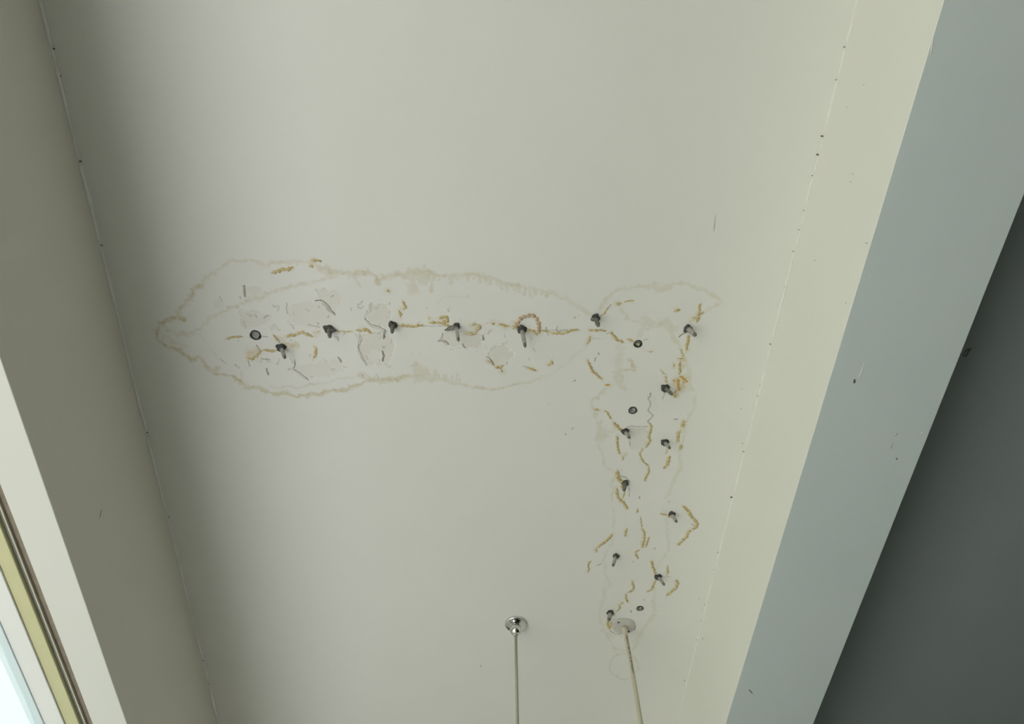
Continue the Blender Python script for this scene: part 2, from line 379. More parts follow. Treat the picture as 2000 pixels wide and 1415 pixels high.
# places where the top coat has come away
for v, poly, amp in ((1, [(790, 310), (910, 330), (980, 370), (940, 400), (790, 410)], .6), (1, [(1360, 340), (1370, 420), (1440, 460), (1490, 540), (1560, 400), (1500, 350)], .75),
                     (1, [(1130, 480), (1300, 440), (1450, 480), (1480, 600), (1290, 640), (1130, 600)], .55), (1, [(750, 520), (880, 510), (1000, 560), (960, 620), (850, 640), (800, 650), (750, 590)], .6),
                     (1, [(1770, 450), (1900, 470), (1960, 540), (1900, 640), (1840, 630), (1730, 560)], .85), (1, [(1700, 700), (1900, 680), (1960, 780), (1940, 900), (1880, 930), (1740, 930), (1680, 820)], .8),
                     (1, [(990, 650), (1030, 615), (1085, 660), (1040, 655)], 1.0), (2, [(580, 690), (760, 660), (900, 700), (880, 790), (750, 795), (620, 775), (545, 750)], .85),
                     (2, [(920, 900), (960, 800), (1080, 780), (1130, 850), (1080, 930), (980, 940)], .75), (1, [(1130, 960), (1450, 900), (1550, 880), (1560, 980), (1280, 1050), (1200, 1010)], .5),
                     (1, [(560, 420), (600, 395), (640, 440), (620, 500), (560, 490)], .5), (1, [(1330, 670), (1380, 660), (1375, 710), (1340, 700)], .8), (1, [(1100, 760), (1225, 752), (1220, 800), (1130, 808)], .9),
                     (4, [(700, 530), (890, 510), (920, 640), (850, 740), (740, 760), (660, 600)], .5), (4, [(900, 160), (1000, 200), (1010, 340), (930, 360), (905, 240)], .4), (2, [(910, 640), (1000, 650), (960, 690), (900, 690)], .5)):
    fill('peel', v, poly, amp, 1.6, lift=0.0007 if amp > .55 else 0.0003, wl=0.006)
p = fill('peel', 1, [(1760, 840), (1800, 808), (1860, 820), (1880, 870), (1850, 930), (1780, 930)], 0.0, 0.8)
for F in FIELDS:
    lay = F.lay['peel']; c = on_ceiling(*tr(1, [(1815, 870)])[0]); i0, i1, j0, j1 = F.window(c[0], c[1], 0.016)
    if i1 > i0 and j1 > j0:
        dd = np.hypot(F.x[None, i0:i1] - c[0], F.y[j0:j1, None] - c[1]); lay[j0:j1, i0:i1][dd < 0.0145] *= 0.25
CRACKS_AND_SHADE = [(1, [(788, 310), (795, 400)], .7), (1, [(963, 960), (980, 1010)], .9), (1, [(1730, 570), (1790, 620), (1840, 632), (1890, 660), (1880, 730)], .95), (1, [(1290, 620), (1380, 640)], .6),
          (1, [(885, 780), (920, 830)], .9), (1, [(1150, 880), (1175, 920), (1160, 960), (1130, 970)], .7), (1, [(1525, 870), (1550, 910)], .7), (1, [(1868, 825), (1880, 860), (1870, 905)], .95), (1, [(1690, 690), (1705, 740), (1680, 800), (1700, 870), (1745, 930)], .5),
          (1, [(1125, 450), (1115, 490), (1130, 530)], .5), (1, [(940, 570), (965, 548), (995, 550)], .6), (1, [(820, 900), (830, 940)], .7), (1, [(930, 885), (990, 895)], .6), (1, [(1175, 965), (1230, 1000), (1290, 1050)], .6), (1, [(785, 590), (800, 650)], .5),
          (1, [(720, 930), (735, 945)], .7), (1, [(600, 395), (612, 430)], .5), (1, [(1345, 430), (1400, 432), (1440, 465), (1470, 510), (1500, 540)], .9), (1, [(830, 718), (925, 708), (970, 716)], .5), (1, [(600, 890), (640, 920)], .5), (1, [(1480, 390), (1465, 405)], .5), (1, [(1780, 460), (1775, 520)], .45), (1, [(840, 550), (880, 540), (885, 565)], .4),
          (2, [(545, 750), (570, 745), (620, 775)], .7), (2, [(735, 770), (755, 798)], .7), (2, [(580, 685), (575, 720), (548, 745)], .5), (2, [(895, 700), (900, 735)], .8), (2, [(920, 870), (940, 905)], .7), (2, [(1210, 945), (1250, 950)], .6), (2, [(935, 690), (945, 670), (960, 655)], .5), (2, [(1290, 800), (1305, 830)], .3), (2, [(620, 500), (625, 515)], .5),
          (2, [(1330, 662), (1640, 657)], .45), (2, [(230, 625), (640, 632)], .35), (2, [(1390, 640), (1400, 700)], .6), (2, [(1468, 635), (1475, 680)], .7), (2, [(1480, 670), (1650, 656)], .5), (2, [(1600, 1060), (1615, 1050)], .8), (2, [(1795, 840), (1800, 850)], .8), (2, [(1255, 880), (1260, 895)], .6),
          (3, [(470, 460), (510, 410)], .6), (3, [(1235, 755), (1300, 712)], .8), (3, [(310, 768), (400, 770)], .3), (3, [(470, 720), (520, 705)], .6), (3, [(350, 970), (335, 1010)], .8), (3, [(373, 925), (380, 935)], .8), (3, [(115, 1225), (130, 1218)], .8), (3, [(860, 790), (905, 780)], .35), (3, [(1420, 600), (1445, 530), (1460, 400)], .4), (3, [(1455, 500), (1495, 492)], .5),
          (4, [(930, 155), (925, 190), (905, 220), (930, 260), (925, 295), (900, 340), (960, 390), (900, 450), (935, 490)], .7), (4, [(680, 518), (730, 508), (780, 517), (890, 505)], .8), (4, [(935, 490), (940, 560), (915, 620), (925, 665), (880, 735)], .45), (4, [(850, 740), (810, 800), (850, 880), (910, 935)], .4), (4, [(600, 1030), (660, 1050), (705, 1090)], .7), (4, [(705, 1170), (700, 1250)], .55), (4, [(812, 1255), (812, 1275)], .7), (4, [(1062, 215), (1080, 160)], .5), (4, [(1180, 432), (1215, 432)], .7), (4, [(710, 640), (712, 720)], .4), (4, [(1125, 1300), (1125, 1320)], .8), (4, [(95, 535), (105, 525)], .6), (4, [(20, 590), (30, 600)], .5),
          (5, [(355, 795), (400, 770)], .6), (5, [(1070, 915), (1140, 908)], .6), (5, [(1365, 348), (1400, 365)], .7), (5, [(965, 620), (975, 605)], .8), (5, [(830, 300), (838, 390)], .5), (5, [(715, 1270), (725, 1290)], .7), (5, [(1110, 790), (1108, 810)], .5), (5, [(855, 1155), (862, 1160)], .7), (5, [(740, 755), (750, 745)], .5),
          (6, [(1245, 300), (1300, 258), (1360, 243), (1440, 245), (1490, 280), (1505, 320), (1500, 360)], .8), (6, [(1255, 360), (1300, 390), (1350, 400)], .7), (6, [(445, 965), (450, 975)], .5), (6, [(0, 705), (8, 705)], .8)]
for _ in range(46):                                              # crazing scattered over the flaking part
    x, y = random.uniform(720, 1960), random.uniform(380, 1030); a_ = random.uniform(0, 3.14); l_ = random.uniform(10, 46)
    CRACKS_AND_SHADE.append((1, [(x, y), (x + l_ * math.cos(a_) * .6, y + l_ * math.sin(a_) * .6), (x + l_ * math.cos(a_ + .5), y + l_ * math.sin(a_ + .5))], random.uniform(.2, .55)))
for _ in range(30):
    x, y = random.uniform(0, 1300), random.uniform(480, 960); a_ = random.uniform(0, 3.14); l_ = random.uniform(8, 34)
    CRACKS_AND_SHADE.append((2, [(x, y), (x + l_ * math.cos(a_), y + l_ * math.sin(a_))], random.uniform(.15, .4)))
for v, pts, a in CRACKS_AND_SHADE: draw('crack', v, pts, 1.5, a, 0.6, 0.005, 0.3, 0.8)  # cracks, plus painted shadow lines of curled paint edges

CR = [(1, [(640, 735), (700, 715), (780, 712)], 2.6, 'resin'), (1, [(1110, 715), (1200, 692), (1250, 680), (1330, 712)], 3, 'resin'), (1, [(1240, 690), (1255, 665)], 3, 'resin_brown'), (1, [(1500, 668), (1560, 674), (1640, 668)], 1.8, 'resin_pale'), (1, [(1655, 658), (1700, 662), (1750, 655), (1785, 690)], 3, 'resin'),
      (1, [(815, 880), (850, 890), (880, 865), (910, 835), (925, 815)], 2.6, 'resin'), (1, [(930, 815), (1000, 822), (1045, 822)], 3, 'resin'), (1, [(1010, 690), (1035, 720), (1060, 745), (1065, 765)], 2.6, 'resin_brown'), (1, [(1325, 880), (1345, 855), (1350, 820), (1335, 785)], 3.0, 'resin'), (1, [(1000, 218), (1080, 190), (1140, 185), (1175, 168)], 3.4, 'resin'),
      (1, [(1290, 158), (1320, 160), (1328, 175)], 3.2, 'resin'), (1, [(1305, 118), (1345, 116), (1395, 120)], 3, 'resin'), (1, [(1910, 352)], 4.2, 'resin'), (2, [(265, 435), (285, 480), (265, 500)], 3.2, 'resin'), (2, [(240, 505), (245, 535), (252, 562)], 3.4, 'resin'), (2, [(230, 625), (320, 630), (375, 628), (430, 620)], 3, 'resin'), (2, [(470, 605), (520, 600), (570, 608), (640, 632)], 2.8, 'resin'),
      (2, [(550, 575), (580, 555), (612, 560), (618, 590), (570, 595)], 3.4, 'resin'), (2, [(470, 585), (480, 560)], 2.6, 'resin_pale'), (2, [(755, 685), (810, 692), (850, 665), (870, 630), (830, 612), (790, 622)], 3.2, 'resin_pale'), (2, [(800, 690), (830, 695)], 4, 'resin'), (2, [(845, 660), (880, 630)], 3.4, 'resin_brown'), (2, [(920, 608), (935, 606)], 2.4, 'resin'), (2, [(955, 605), (990, 606)], 3.2, 'resin'), (2, [(1010, 612), (1060, 625), (1105, 632)], 3, 'resin'), (2, [(1110, 635), (1170, 655)], 3.2, 'resin_pale'),
      (2, [(1130, 605), (1160, 620), (1180, 570), (1220, 555), (1280, 542), (1310, 570), (1335, 620), (1328, 690)], 4.0, 'resin_brown'), (2, [(1150, 650), (1165, 600)], 3, 'resin'), (2, [(1240, 655), (1290, 670), (1320, 690)], 2.8, 'resin'), (2, [(1290, 690), (1330, 692)], 2.8, 'resin'), (2, [(1345, 665), (1400, 670), (1430, 680)], 2.0, 'resin'), (2, [(1425, 685), (1460, 686), (1540, 682), (1585, 665), (1630, 658)], 3, 'resin'), (2, [(1710, 660), (1760, 662), (1800, 662), (1860, 668)], 2.6, 'resin'),
      (2, [(1898, 670), (1910, 700), (1935, 735), (1965, 752), (2000, 758)], 2.8, 'resin'), (2, [(930, 900), (960, 915), (975, 940)], 2.6, 'resin'), (2, [(980, 945), (1020, 955), (1055, 935)], 3.2, 'resin'), (2, [(1030, 965), (1050, 990)], 4, 'resin'), (2, [(1235, 955), (1280, 965), (1315, 982)], 2.6, 'resin'), (2, [(1270, 962)], 3.6, 'resin'), (2, [(1390, 930), (1425, 925), (1430, 890)], 3.4, 'resin'), (2, [(1735, 708), (1715, 735), (1703, 775)], 3.4, 'resin_pale'), (2, [(1710, 890), (1722, 930), (1745, 975), (1790, 1020), (1830, 1045)], 2.8, 'resin'), (2, [(1845, 1090), (1885, 1088)], 4.4, 'resin_orange'), (2, [(1610, 562)], 2.6, 'resin'), (2, [(1640, 545)], 1.8, 'resin'), (2, [(1810, 555), (1845, 525), (1875, 480)], 1.8, 'resin'),
      (3, [(560, 400), (600, 400), (620, 405)], 4.5, 'resin'), (3, [(640, 385), (690, 375), (760, 368)], 1.8, 'resin'), (3, [(1178, 490), (1200, 470), (1250, 462)], 2.8, 'resin'), (3, [(1455, 400), (1445, 450), (1440, 520), (1420, 600)], 2.8, 'resin'), (3, [(1345, 600), (1350, 570)], 3, 'resin_pale'), (3, [(1380, 565), (1420, 545), (1490, 492)], 2.6, 'resin_pale'), (3, [(1322, 725), (1328, 780), (1318, 850), (1310, 905)], 3, 'resin'), (3, [(1245, 885), (1270, 940), (1285, 970)], 2.4, 'resin_pale'), (3, [(1215, 990), (1280, 975)], 2.2, 'resin'), (3, [(1240, 1000), (1238, 1060), (1245, 1110), (1232, 1160)], 2.6, 'resin'), (3, [(1185, 1035), (1175, 1080)], 2.6, 'resin_pale'),
      (3, [(1230, 1170), (1260, 1180), (1290, 1210), (1320, 1240)], 3.2, 'resin_orange'), (3, [(1265, 1240), (1300, 1245)], 3, 'resin_orange'), (3, [(1170, 1230), (1190, 1205)], 3.4, 'resin'), (3, [(1225, 1190), (1220, 1250), (1225, 1300), (1240, 1335)], 3, 'resin_orange'), (3, [(1205, 1310), (1175, 1360), (1195, 1400)], 3, 'resin'), (3, [(1035, 1105), (1060, 1140), (1085, 1165)], 1.8, 'resin_pale'), (3, [(1080, 1165), (1085, 1210), (1100, 1250)], 3, 'resin_pale'), (3, [(672, 778), (710, 785), (755, 798)], 2.2, 'resin'), (3, [(850, 880), (858, 885)], 1.8, 'resin'), (3, [(890, 905), (930, 915), (970, 912)], 1.5, 'resin_pale'),
      (4, [(328, 320), (355, 330), (388, 342)], 2.6, 'resin'), (4, [(430, 345), (465, 355), (490, 395), (520, 435)], 2.0, 'resin'), (4, [(530, 460), (560, 495), (600, 535), (645, 560)], 3.6, 'resin'), (4, [(565, 610), (578, 660), (580, 730), (602, 805)], 2.8, 'resin'), (4, [(632, 870), (640, 825)], 2.8, 'resin'), (4, [(655, 800), (665, 820)], 1.8, 'resin'), (4, [(915, 470), (935, 510), (920, 580), (912, 620), (925, 665), (880, 735)], 2.6, 'resin'), (4, [(850, 745), (812, 800), (825, 850), (855, 885), (905, 935)], 2.2, 'resin'), (4, [(912, 940), (908, 1000), (875, 1045), (865, 1095)], 2.8, 'resin'), (4, [(1280, 440), (1272, 480), (1270, 525)], 3.8, 'resin'), (4, [(1250, 545), (1225, 580), (1215, 640), (1210, 680)], 3.4, 'resin'), (4, [(1255, 695), (1240, 755)], 3.2, 'resin'),
      (4, [(1100, 745), (1090, 805)], 2.2, 'resin_pale'), (4, [(1130, 815), (1120, 870), (1095, 920), (1072, 962)], 3.4, 'resin'), (4, [(622, 968), (620, 985)], 2, 'resin'), (4, [(580, 975), (570, 1030), (600, 1075), (630, 1115)], 4.4, 'resin'), (4, [(565, 1160), (570, 1220), (590, 1270), (640, 1320), (685, 1390)], 3.4, 'resin'), (4, [(655, 1195), (645, 1240), (630, 1275)], 2.2, 'resin'), (5, [(795, 185), (788, 235)], 2.6, 'resin'), (5, [(822, 265), (825, 310), (838, 385)], 1.6, 'resin_pale'), (5, [(830, 398), (862, 440), (862, 500), (850, 560), (835, 605)], 2.8, 'resin'), (5, [(915, 485), (895, 540), (870, 600)], 2.4, 'resin'), (5, [(815, 622), (770, 650), (785, 690), (795, 725)], 2.8, 'resin'), (5, [(520, 455), (460, 525), (400, 570), (360, 600)], 3.4, 'resin'), (5, [(350, 600), (352, 655)], 2.6, 'resin'), (5, [(680, 395), (660, 440), (665, 490)], 2.6, 'resin'), (5, [(295, 738), (265, 770), (272, 820), (265, 865)], 2.2, 'resin'), (5, [(1025, 235), (1070, 245), (1112, 258)], 2.4, 'resin'),
      (5, [(1270, 155), (1330, 210), (1360, 265), (1395, 300), (1428, 345), (1412, 385), (1370, 405)], 3.6, 'resin'), (5, [(1360, 410), (1325, 440), (1310, 490), (1260, 535), (1208, 575)], 3.4, 'resin'), (5, [(938, 740), (950, 800), (968, 850), (985, 890)], 3.0, 'resin'), (5, [(982, 945), (955, 1010), (930, 1050), (888, 1075)], 2.6, 'resin'), (5, [(1108, 795), (1112, 840), (1105, 890)], 2.4, 'resin'), (5, [(1198, 940), (1215, 975), (1195, 1030), (1150, 1070), (1095, 1115)], 3.8, 'resin'), (5, [(730, 955), (745, 1010), (750, 1040), (690, 1080)], 2.8, 'resin'), (5, [(665, 1090), (670, 1140), (690, 1190)], 2.6, 'resin'), (5, [(645, 1182), (590, 1215), (605, 1240), (560, 1285)], 2.4, 'resin'), (6, [(1250, 240), (1228, 300), (1245, 330), (1255, 350)], 3.2, 'resin'), (6, [(1275, 280), (1262, 330), (1250, 352)], 2.4, 'resin'), (6, [(1235, 260), (1232, 300)], 2.6, 'resin')]
for v, pts, w, mm in CR:                                         # paint yellowed round each crust
    draw('yellow', v, pts if len(pts) > 1 else pts + [(pts[0][0] + 4, pts[0][1])], w * 1.9, 0.30, 1.0, 0.006, 0.5, 0.95)
PACK_HOLES = [((499, 655), 0.0098), ((1246, 672), 0.0076), ((1236, 802), 0.0082), ((1250, 1189), 0.0080)]
for (hx, hy), r in PACK_HOLES:
    c = on_ceiling(hx, hy)
    for F in FIELDS:
        i0, i1, j0, j1 = F.window(c[0], c[1], r)
        if i1 > i0 and j1 > j0:
            F.hole[j0:j1, i0:i1] |= np.hypot(F.x[None, i0:i1] - c[0], F.y[j0:j1, None] - c[1]) < r

def value_noise(ny, nx, cell):
    gy, gx = int(ny / cell) + 3, int(nx / cell) + 3
    g_ = rng.normal(0, 1, (gy, gx)); yy = np.arange(ny) / cell; xx = np.arange(nx) / cell
    j, i = yy.astype(int), xx.astype(int); fy, fx = (yy - j)[:, None], (xx - i)[None, :]
    fy = fy * fy * (3 - 2 * fy); fx = fx * fx * (3 - 2 * fx)
    return (g_[j][:, i] * (1 - fy) * (1 - fx) + g_[j][:, i + 1] * (1 - fy) * fx + g_[j + 1][:, i] * fy * (1 - fx) + g_[j + 1][:, i + 1] * fy * fx)
for F in FIELDS:                                                 # damp creeps unevenly: ragged edges for every soaked mark
    dx = 1.1 * value_noise(F.ny, F.nx, 8) + 0.6 * value_noise(F.ny, F.nx, 4); dy = 1.1 * value_noise(F.ny, F.nx, 8) + 0.6 * value_noise(F.ny, F.nx, 4)
    jj = np.clip(np.arange(F.ny)[:, None] + np.rint(dy).astype(int), 0, F.ny - 1); ii = np.clip(np.arange(F.nx)[None, :] + np.rint(dx).astype(int), 0, F.nx - 1)
    mod = np.clip(0.95 + 0.18 * value_noise(F.ny, F.nx, 9) + 0.10 * value_noise(F.ny, F.nx, 3), 0.35, 1.3)
    for key in ('stain', 'yellow'): F.lay[key] = (F.lay[key][jj, ii] * mod).astype(np.float32)
    for key in ('peel', 'lift'): F.lay[key] = F.lay[key][jj, ii]
def smooth2(a):
    b = a.copy(); b[1:-1, 1:-1] = (a[1:-1, 1:-1] * 4 + a[:-2, 1:-1] + a[2:, 1:-1] + a[1:-1, :-2] + a[1:-1, 2:]) / 8
    return b
VV, FF, CA, CB, off = [], [], [], [], 0
for F in FIELDS:
    L = F.lay
    fade = np.minimum.reduce([np.arange(F.nx)[None, :] + 0 * np.arange(F.ny)[:, None], (F.nx - 1 - np.arange(F.nx))[None, :] + 0 * np.arange(F.ny)[:, None], np.arange(F.ny)[:, None] + 0 * np.arange(F.nx)[None, :], (F.ny - 1 - np.arange(F.ny))[:, None] + 0 * np.arange(F.nx)[None, :]])
    fade = np.clip(fade / 4.0, 0, 1)
    z = CEIL + fade * (smooth2(L['lift']) + 0.0010 * np.clip(L['crack'], 0, 1))
    X, Y = np.meshgrid(F.x, F.y)
    VV.append(np.stack([X, Y, z], -1).reshape(-1, 3))
    one = np.ones_like(X)
    CA.append(np.stack([smooth2(L['stain']), smooth2(smooth2(L['yellow'])), L['crack'], one], -1).reshape(-1, 4))
    CB.append(np.stack([smooth2(L['peel']), L['inner'], one * 0, one], -1).reshape(-1, 4))
    idx = (np.arange(F.nx * F.ny).reshape(F.ny, F.nx) + off)
    q = np.stack([idx[:-1, :-1], idx[1:, :-1], idx[1:, 1:], idx[:-1, 1:]], -1).reshape(-1, 4)
    keep = ~(F.hole[:-1, :-1] | F.hole[1:, :-1] | F.hole[1:, 1:] | F.hole[:-1, 1:]).reshape(-1)
    FF.append(q[keep]); off += F.nx * F.ny
def coarse(x0, x1, y0, y1):
    global off
    VV.append(np.array([(x0, y0, CEIL), (x1, y0, CEIL), (x1, y1, CEIL), (x0, y1, CEIL)])); z4 = np.zeros((4, 4)); z4[:, 3] = 1
    CA.append(z4); CB.append(z4); FF.append(np.array([[off, off + 3, off + 2, off + 1]])); off += 4
(ax0, ax1, ay0, ay1), (bx0, bx1, by0, by1) = RECT
coarse(XL, XR, Y0, ay0); coarse(XL, ax0, ay0, ay1); coarse(ax1, XR, ay0, ay1)
coarse(XL, bx0, by0, by1); coarse(bx1, XR, by0, by1); coarse(XL, XR, by1, Y1)
VV, FF, CA, CB = np.concatenate(VV), np.concatenate(FF), np.concatenate(CA), np.concatenate(CB)
# where the two fine fields meet, the lower one takes the upper one's border values: both are faded flat there
cme = bpy.data.meshes.new('ceiling')
cme.vertices.add(len(VV)); cme.vertices.foreach_set('co', VV.astype(np.float32).ravel())
cme.loops.add(len(FF) * 4); cme.loops.foreach_set('vertex_index', FF.astype(np.int32).ravel())
cme.polygons.add(len(FF)); cme.polygons.foreach_set('loop_start', np.arange(0, len(FF) * 4, 4, dtype=np.int32)); cme.polygons.foreach_set('loop_total', np.full(len(FF), 4, np.int32))
for nm, arr in (('marks', CA), ('coat', CB)):
    at = cme.attributes.new(nm, 'FLOAT_COLOR', 'POINT'); at.data.foreach_set('color', arr.astype(np.float32).ravel())
cme.update(); cme.validate()

mt, nt, b = new_mat('stained_ceiling_paint')
f = ramp01(nt, noise_(nt, 2.2, 4, 0.6), 0.3, 0.7)
base = mixc(nt, f, rgb(*WARM1), rgb(*WARM2))
A = N(nt, 'ShaderNodeAttribute', attribute_name='marks'); B = N(nt, 'ShaderNodeAttribute', attribute_name='coat')
sa = N(nt, 'ShaderNodeSeparateColor'); nt.links.new(A.outputs['Color'], sa.inputs[0])
sb = N(nt, 'ShaderNodeSeparateColor'); nt.links.new(B.outputs['Color'], sb.inputs[0])
cl = ramp01(nt, noise_(nt, 11, 4, 0.6), 0.35, 0.65)
c = mixc(nt, math_(nt, 'MULTIPLY', sb.outputs[1], 0.8), base, mixc(nt, cl, rgb(0.765, 0.745, 0.695), rgb(0.80, 0.775, 0.72)))
c = mixc(nt, math_(nt, 'MULTIPLY', sb.outputs[0], 0.75), c, mixc(nt, ramp01(nt, noise_(nt, 40, 4, 0.6), 0.35, 0.65), rgb(0.665, 0.63, 0.55), rgb(0.73, 0.69, 0.61)))
mot = ramp01(nt, noise_(nt, 150, 4, 0.65), 0.25, 0.75)
st = math_(nt, 'MULTIPLY', sa.outputs[0], math_(nt, 'ADD', math_(nt, 'MULTIPLY', mot, 0.6), 0.72), True)
c = mixc(nt, st, c, rgb(0.585, 0.515, 0.33))
ye = math_(nt, 'MULTIPLY', sa.outputs[1], math_(nt, 'ADD', math_(nt, 'MULTIPLY', mot, 0.7), 0.6), True)
c = mixc(nt, ye, c, rgb(0.58, 0.44, 0.17))
c = mixc(nt, math_(nt, 'MULTIPLY', sa.outputs[2], 1.15, True), c, rgb(0.13, 0.11, 0.085))  # dark colour for cracks and for shadows beside curled paint
nt.links.new(c, b.inputs['Base Color']); b.inputs['Roughness'].default_value = 0.75; b.inputs['Specular IOR Level'].default_value = 0.25
bump(nt, b, math_(nt, 'ADD', noise_(nt, 9, 3), math_(nt, 'MULTIPLY', noise_(nt, 260, 2), 0.06)), 0.25, 0.004)
ceiling = obj('ceiling', cme, mt, None, 'structure', smooth=False)
tag(ceiling, 'warm white balcony ceiling with tan damp rings and peeling paint')

# ------------------------------------------------------------------ the rest of the shell
box('floor', M['tile'], -0.95, 0.75, Y0, Y1, -0.12, 0.0, kind='structure')
fl = box('floor', M['woodfloor'], 0.75, XROOM, Y0, Y1, -0.12, 0.0, kind='structure')
sl = box('roof_slab', M['cool'], -0.98, XROOM + .1, Y0 - .1, Y1 + .1, CEIL + 0.06, CEIL + 0.2, kind='structure')
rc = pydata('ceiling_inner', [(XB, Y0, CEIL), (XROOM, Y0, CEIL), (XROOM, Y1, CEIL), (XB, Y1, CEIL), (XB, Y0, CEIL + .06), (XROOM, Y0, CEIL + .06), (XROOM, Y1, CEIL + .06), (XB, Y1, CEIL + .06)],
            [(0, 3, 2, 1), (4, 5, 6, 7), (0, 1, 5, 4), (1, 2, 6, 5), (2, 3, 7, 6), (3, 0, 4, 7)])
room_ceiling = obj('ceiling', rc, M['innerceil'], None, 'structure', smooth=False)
tag(room_ceiling, 'dim ceiling of the room beyond the beam, shade put into its grey colour')
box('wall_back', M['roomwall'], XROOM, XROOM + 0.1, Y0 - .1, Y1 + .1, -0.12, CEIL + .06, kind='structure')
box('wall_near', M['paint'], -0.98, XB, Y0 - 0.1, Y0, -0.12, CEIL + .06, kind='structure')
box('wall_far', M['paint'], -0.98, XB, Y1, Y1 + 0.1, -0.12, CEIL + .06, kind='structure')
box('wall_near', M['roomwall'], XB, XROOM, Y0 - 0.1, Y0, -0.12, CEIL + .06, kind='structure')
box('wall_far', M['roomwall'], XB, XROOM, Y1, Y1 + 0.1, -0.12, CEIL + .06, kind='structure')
TERR = 2.6
box('bounce_terrace', M['terrace'], -0.95 - TERR, -0.95, -10, 1.05, -0.14, -0.02, kind='structure')  # unseen terrace added to bounce sunlight up, cut short to dim the far end
box('outdoor_ground', M['ground'], -60, -0.95 - TERR, -40, 40, -0.5, -0.2, kind='structure')  # unseen ground, made dark to keep low-angle bounce down

def long_prism(name, prof, mats, idx, kind=None, parent=None, n=160, amp=0.0):
    """Profile (x, z) run along y, one material index for each side, edges a touch uneven."""
    ys = np.linspace(Y0, Y1, n); v, f, mi = [], [], []
    k = len(prof)
    for y in ys:
        for j, (x, z) in enumerate(prof):
            w = mnoise.noise(Vector((x * 9, y * 1.6, z * 9))) * amp + mnoise.noise(Vector((x * 31, y * 11, z * 17))) * amp * 0.35
            v.append((x + w, y, z + w * 0.6))
    for i in range(n - 1):
        for j in range(k):
            j2 = (j + 1) % k
            f.append((i * k + j, i * k + j2, (i + 1) * k + j2, (i + 1) * k + j)); mi.append(idx[j])
    f.append(tuple(range(k))[::-1]); mi.append(idx[0]); f.append(tuple((n - 1) * k + j for j in range(k))); mi.append(idx[0])
    me = pydata(name, v, f)
    o = obj(name, me, mats, parent, kind, smooth=False)
    me.polygons.foreach_set('material_index', mi)
    bm = bmesh.new(); bm.from_mesh(me); bmesh.ops.recalc_face_normals(bm, faces=bm.faces[:]); bm.to_mesh(me); bm.free()
    return o
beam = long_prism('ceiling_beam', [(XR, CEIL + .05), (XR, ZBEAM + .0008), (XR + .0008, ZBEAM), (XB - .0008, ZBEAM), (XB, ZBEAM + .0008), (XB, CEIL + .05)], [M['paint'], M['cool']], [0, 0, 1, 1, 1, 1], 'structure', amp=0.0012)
tag(beam, 'plastered ceiling beam with a grey underside between balcony and dark room')
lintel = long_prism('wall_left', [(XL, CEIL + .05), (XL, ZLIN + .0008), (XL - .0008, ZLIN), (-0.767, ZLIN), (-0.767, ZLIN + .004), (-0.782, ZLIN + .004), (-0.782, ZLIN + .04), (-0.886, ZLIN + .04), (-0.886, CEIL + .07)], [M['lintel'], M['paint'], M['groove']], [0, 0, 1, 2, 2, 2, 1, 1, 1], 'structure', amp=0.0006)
tag(lintel, 'shaded plaster lintel wall above the bright window')

# seams where walls meet the ceiling
def seam(name, x, side, mat, r0, label, holes):
    ys = np.arange(Y0, Y1, 0.004); v, f = [], []
    for i, y in enumerate(ys):
        r = r0 * (0.9 + 0.55 * mnoise.noise(Vector((x * 5, y * 14, 0))) + 0.35 * mnoise.noise(Vector((x * 5, y * 55, 3))))
        for hy in holes: r *= 1 - 0.8 * math.exp(-((y - hy) / 0.005) ** 2)
        r = max(0.0006, r)
        for k in range(5):
            a = math.pi / 2 * k / 4
            v.append((x + side * r * math.cos(a), y, CEIL - r * math.sin(a)))
        v.append((x - side * 0.001, y, CEIL + 0.001))
    for i in range(len(ys) - 1):
        for k in range(6):
            k2 = (k + 1) % 6
            f.append((i * 6 + k, i * 6 + k2, (i + 1) * 6 + k2, (i + 1) * 6 + k))
    me = pydata(name, v, f)
    bm = bmesh.new(); bm.from_mesh(me); bmesh.ops.recalc_face_normals(bm, faces=bm.faces[:]); bm.to_mesh(me); bm.free()
    o = obj(name, me, mat, None, 'structure'); tag(o, label); return o
nickL = [on_ceiling(158, 316)[1], on_ceiling(105, 95)[1], on_ceiling(112, 125)[1], on_ceiling(199, 480)[1], on_ceiling(228, 605)[1], on_ceiling(283, 845)[1], on_ceiling(330, 1010)[1], on_ceiling(350, 1100)[1], on_ceiling(410, 1330)[1]]
nickR = [on_ceiling(x, y)[1] for x, y in ((1655, 92), (1640, 155), (1612, 268), (1603, 302), (1594, 344), (1576, 410), (1556, 490), (1507, 672), (1494, 725), (1484, 775), (1453, 880), (1428, 972), (1402, 1080), (1372, 1220), (1345, 1300))]
trim1 = seam('trim_1', XL, 1, M['caulk_grey'], 0.0042, 'grey caulk bead between lintel wall and ceiling', nickL)
trim2 = seam('trim_2', XR, -1, M['caulk'], 0.0026, 'white caulk bead between beam and ceiling', nickR)

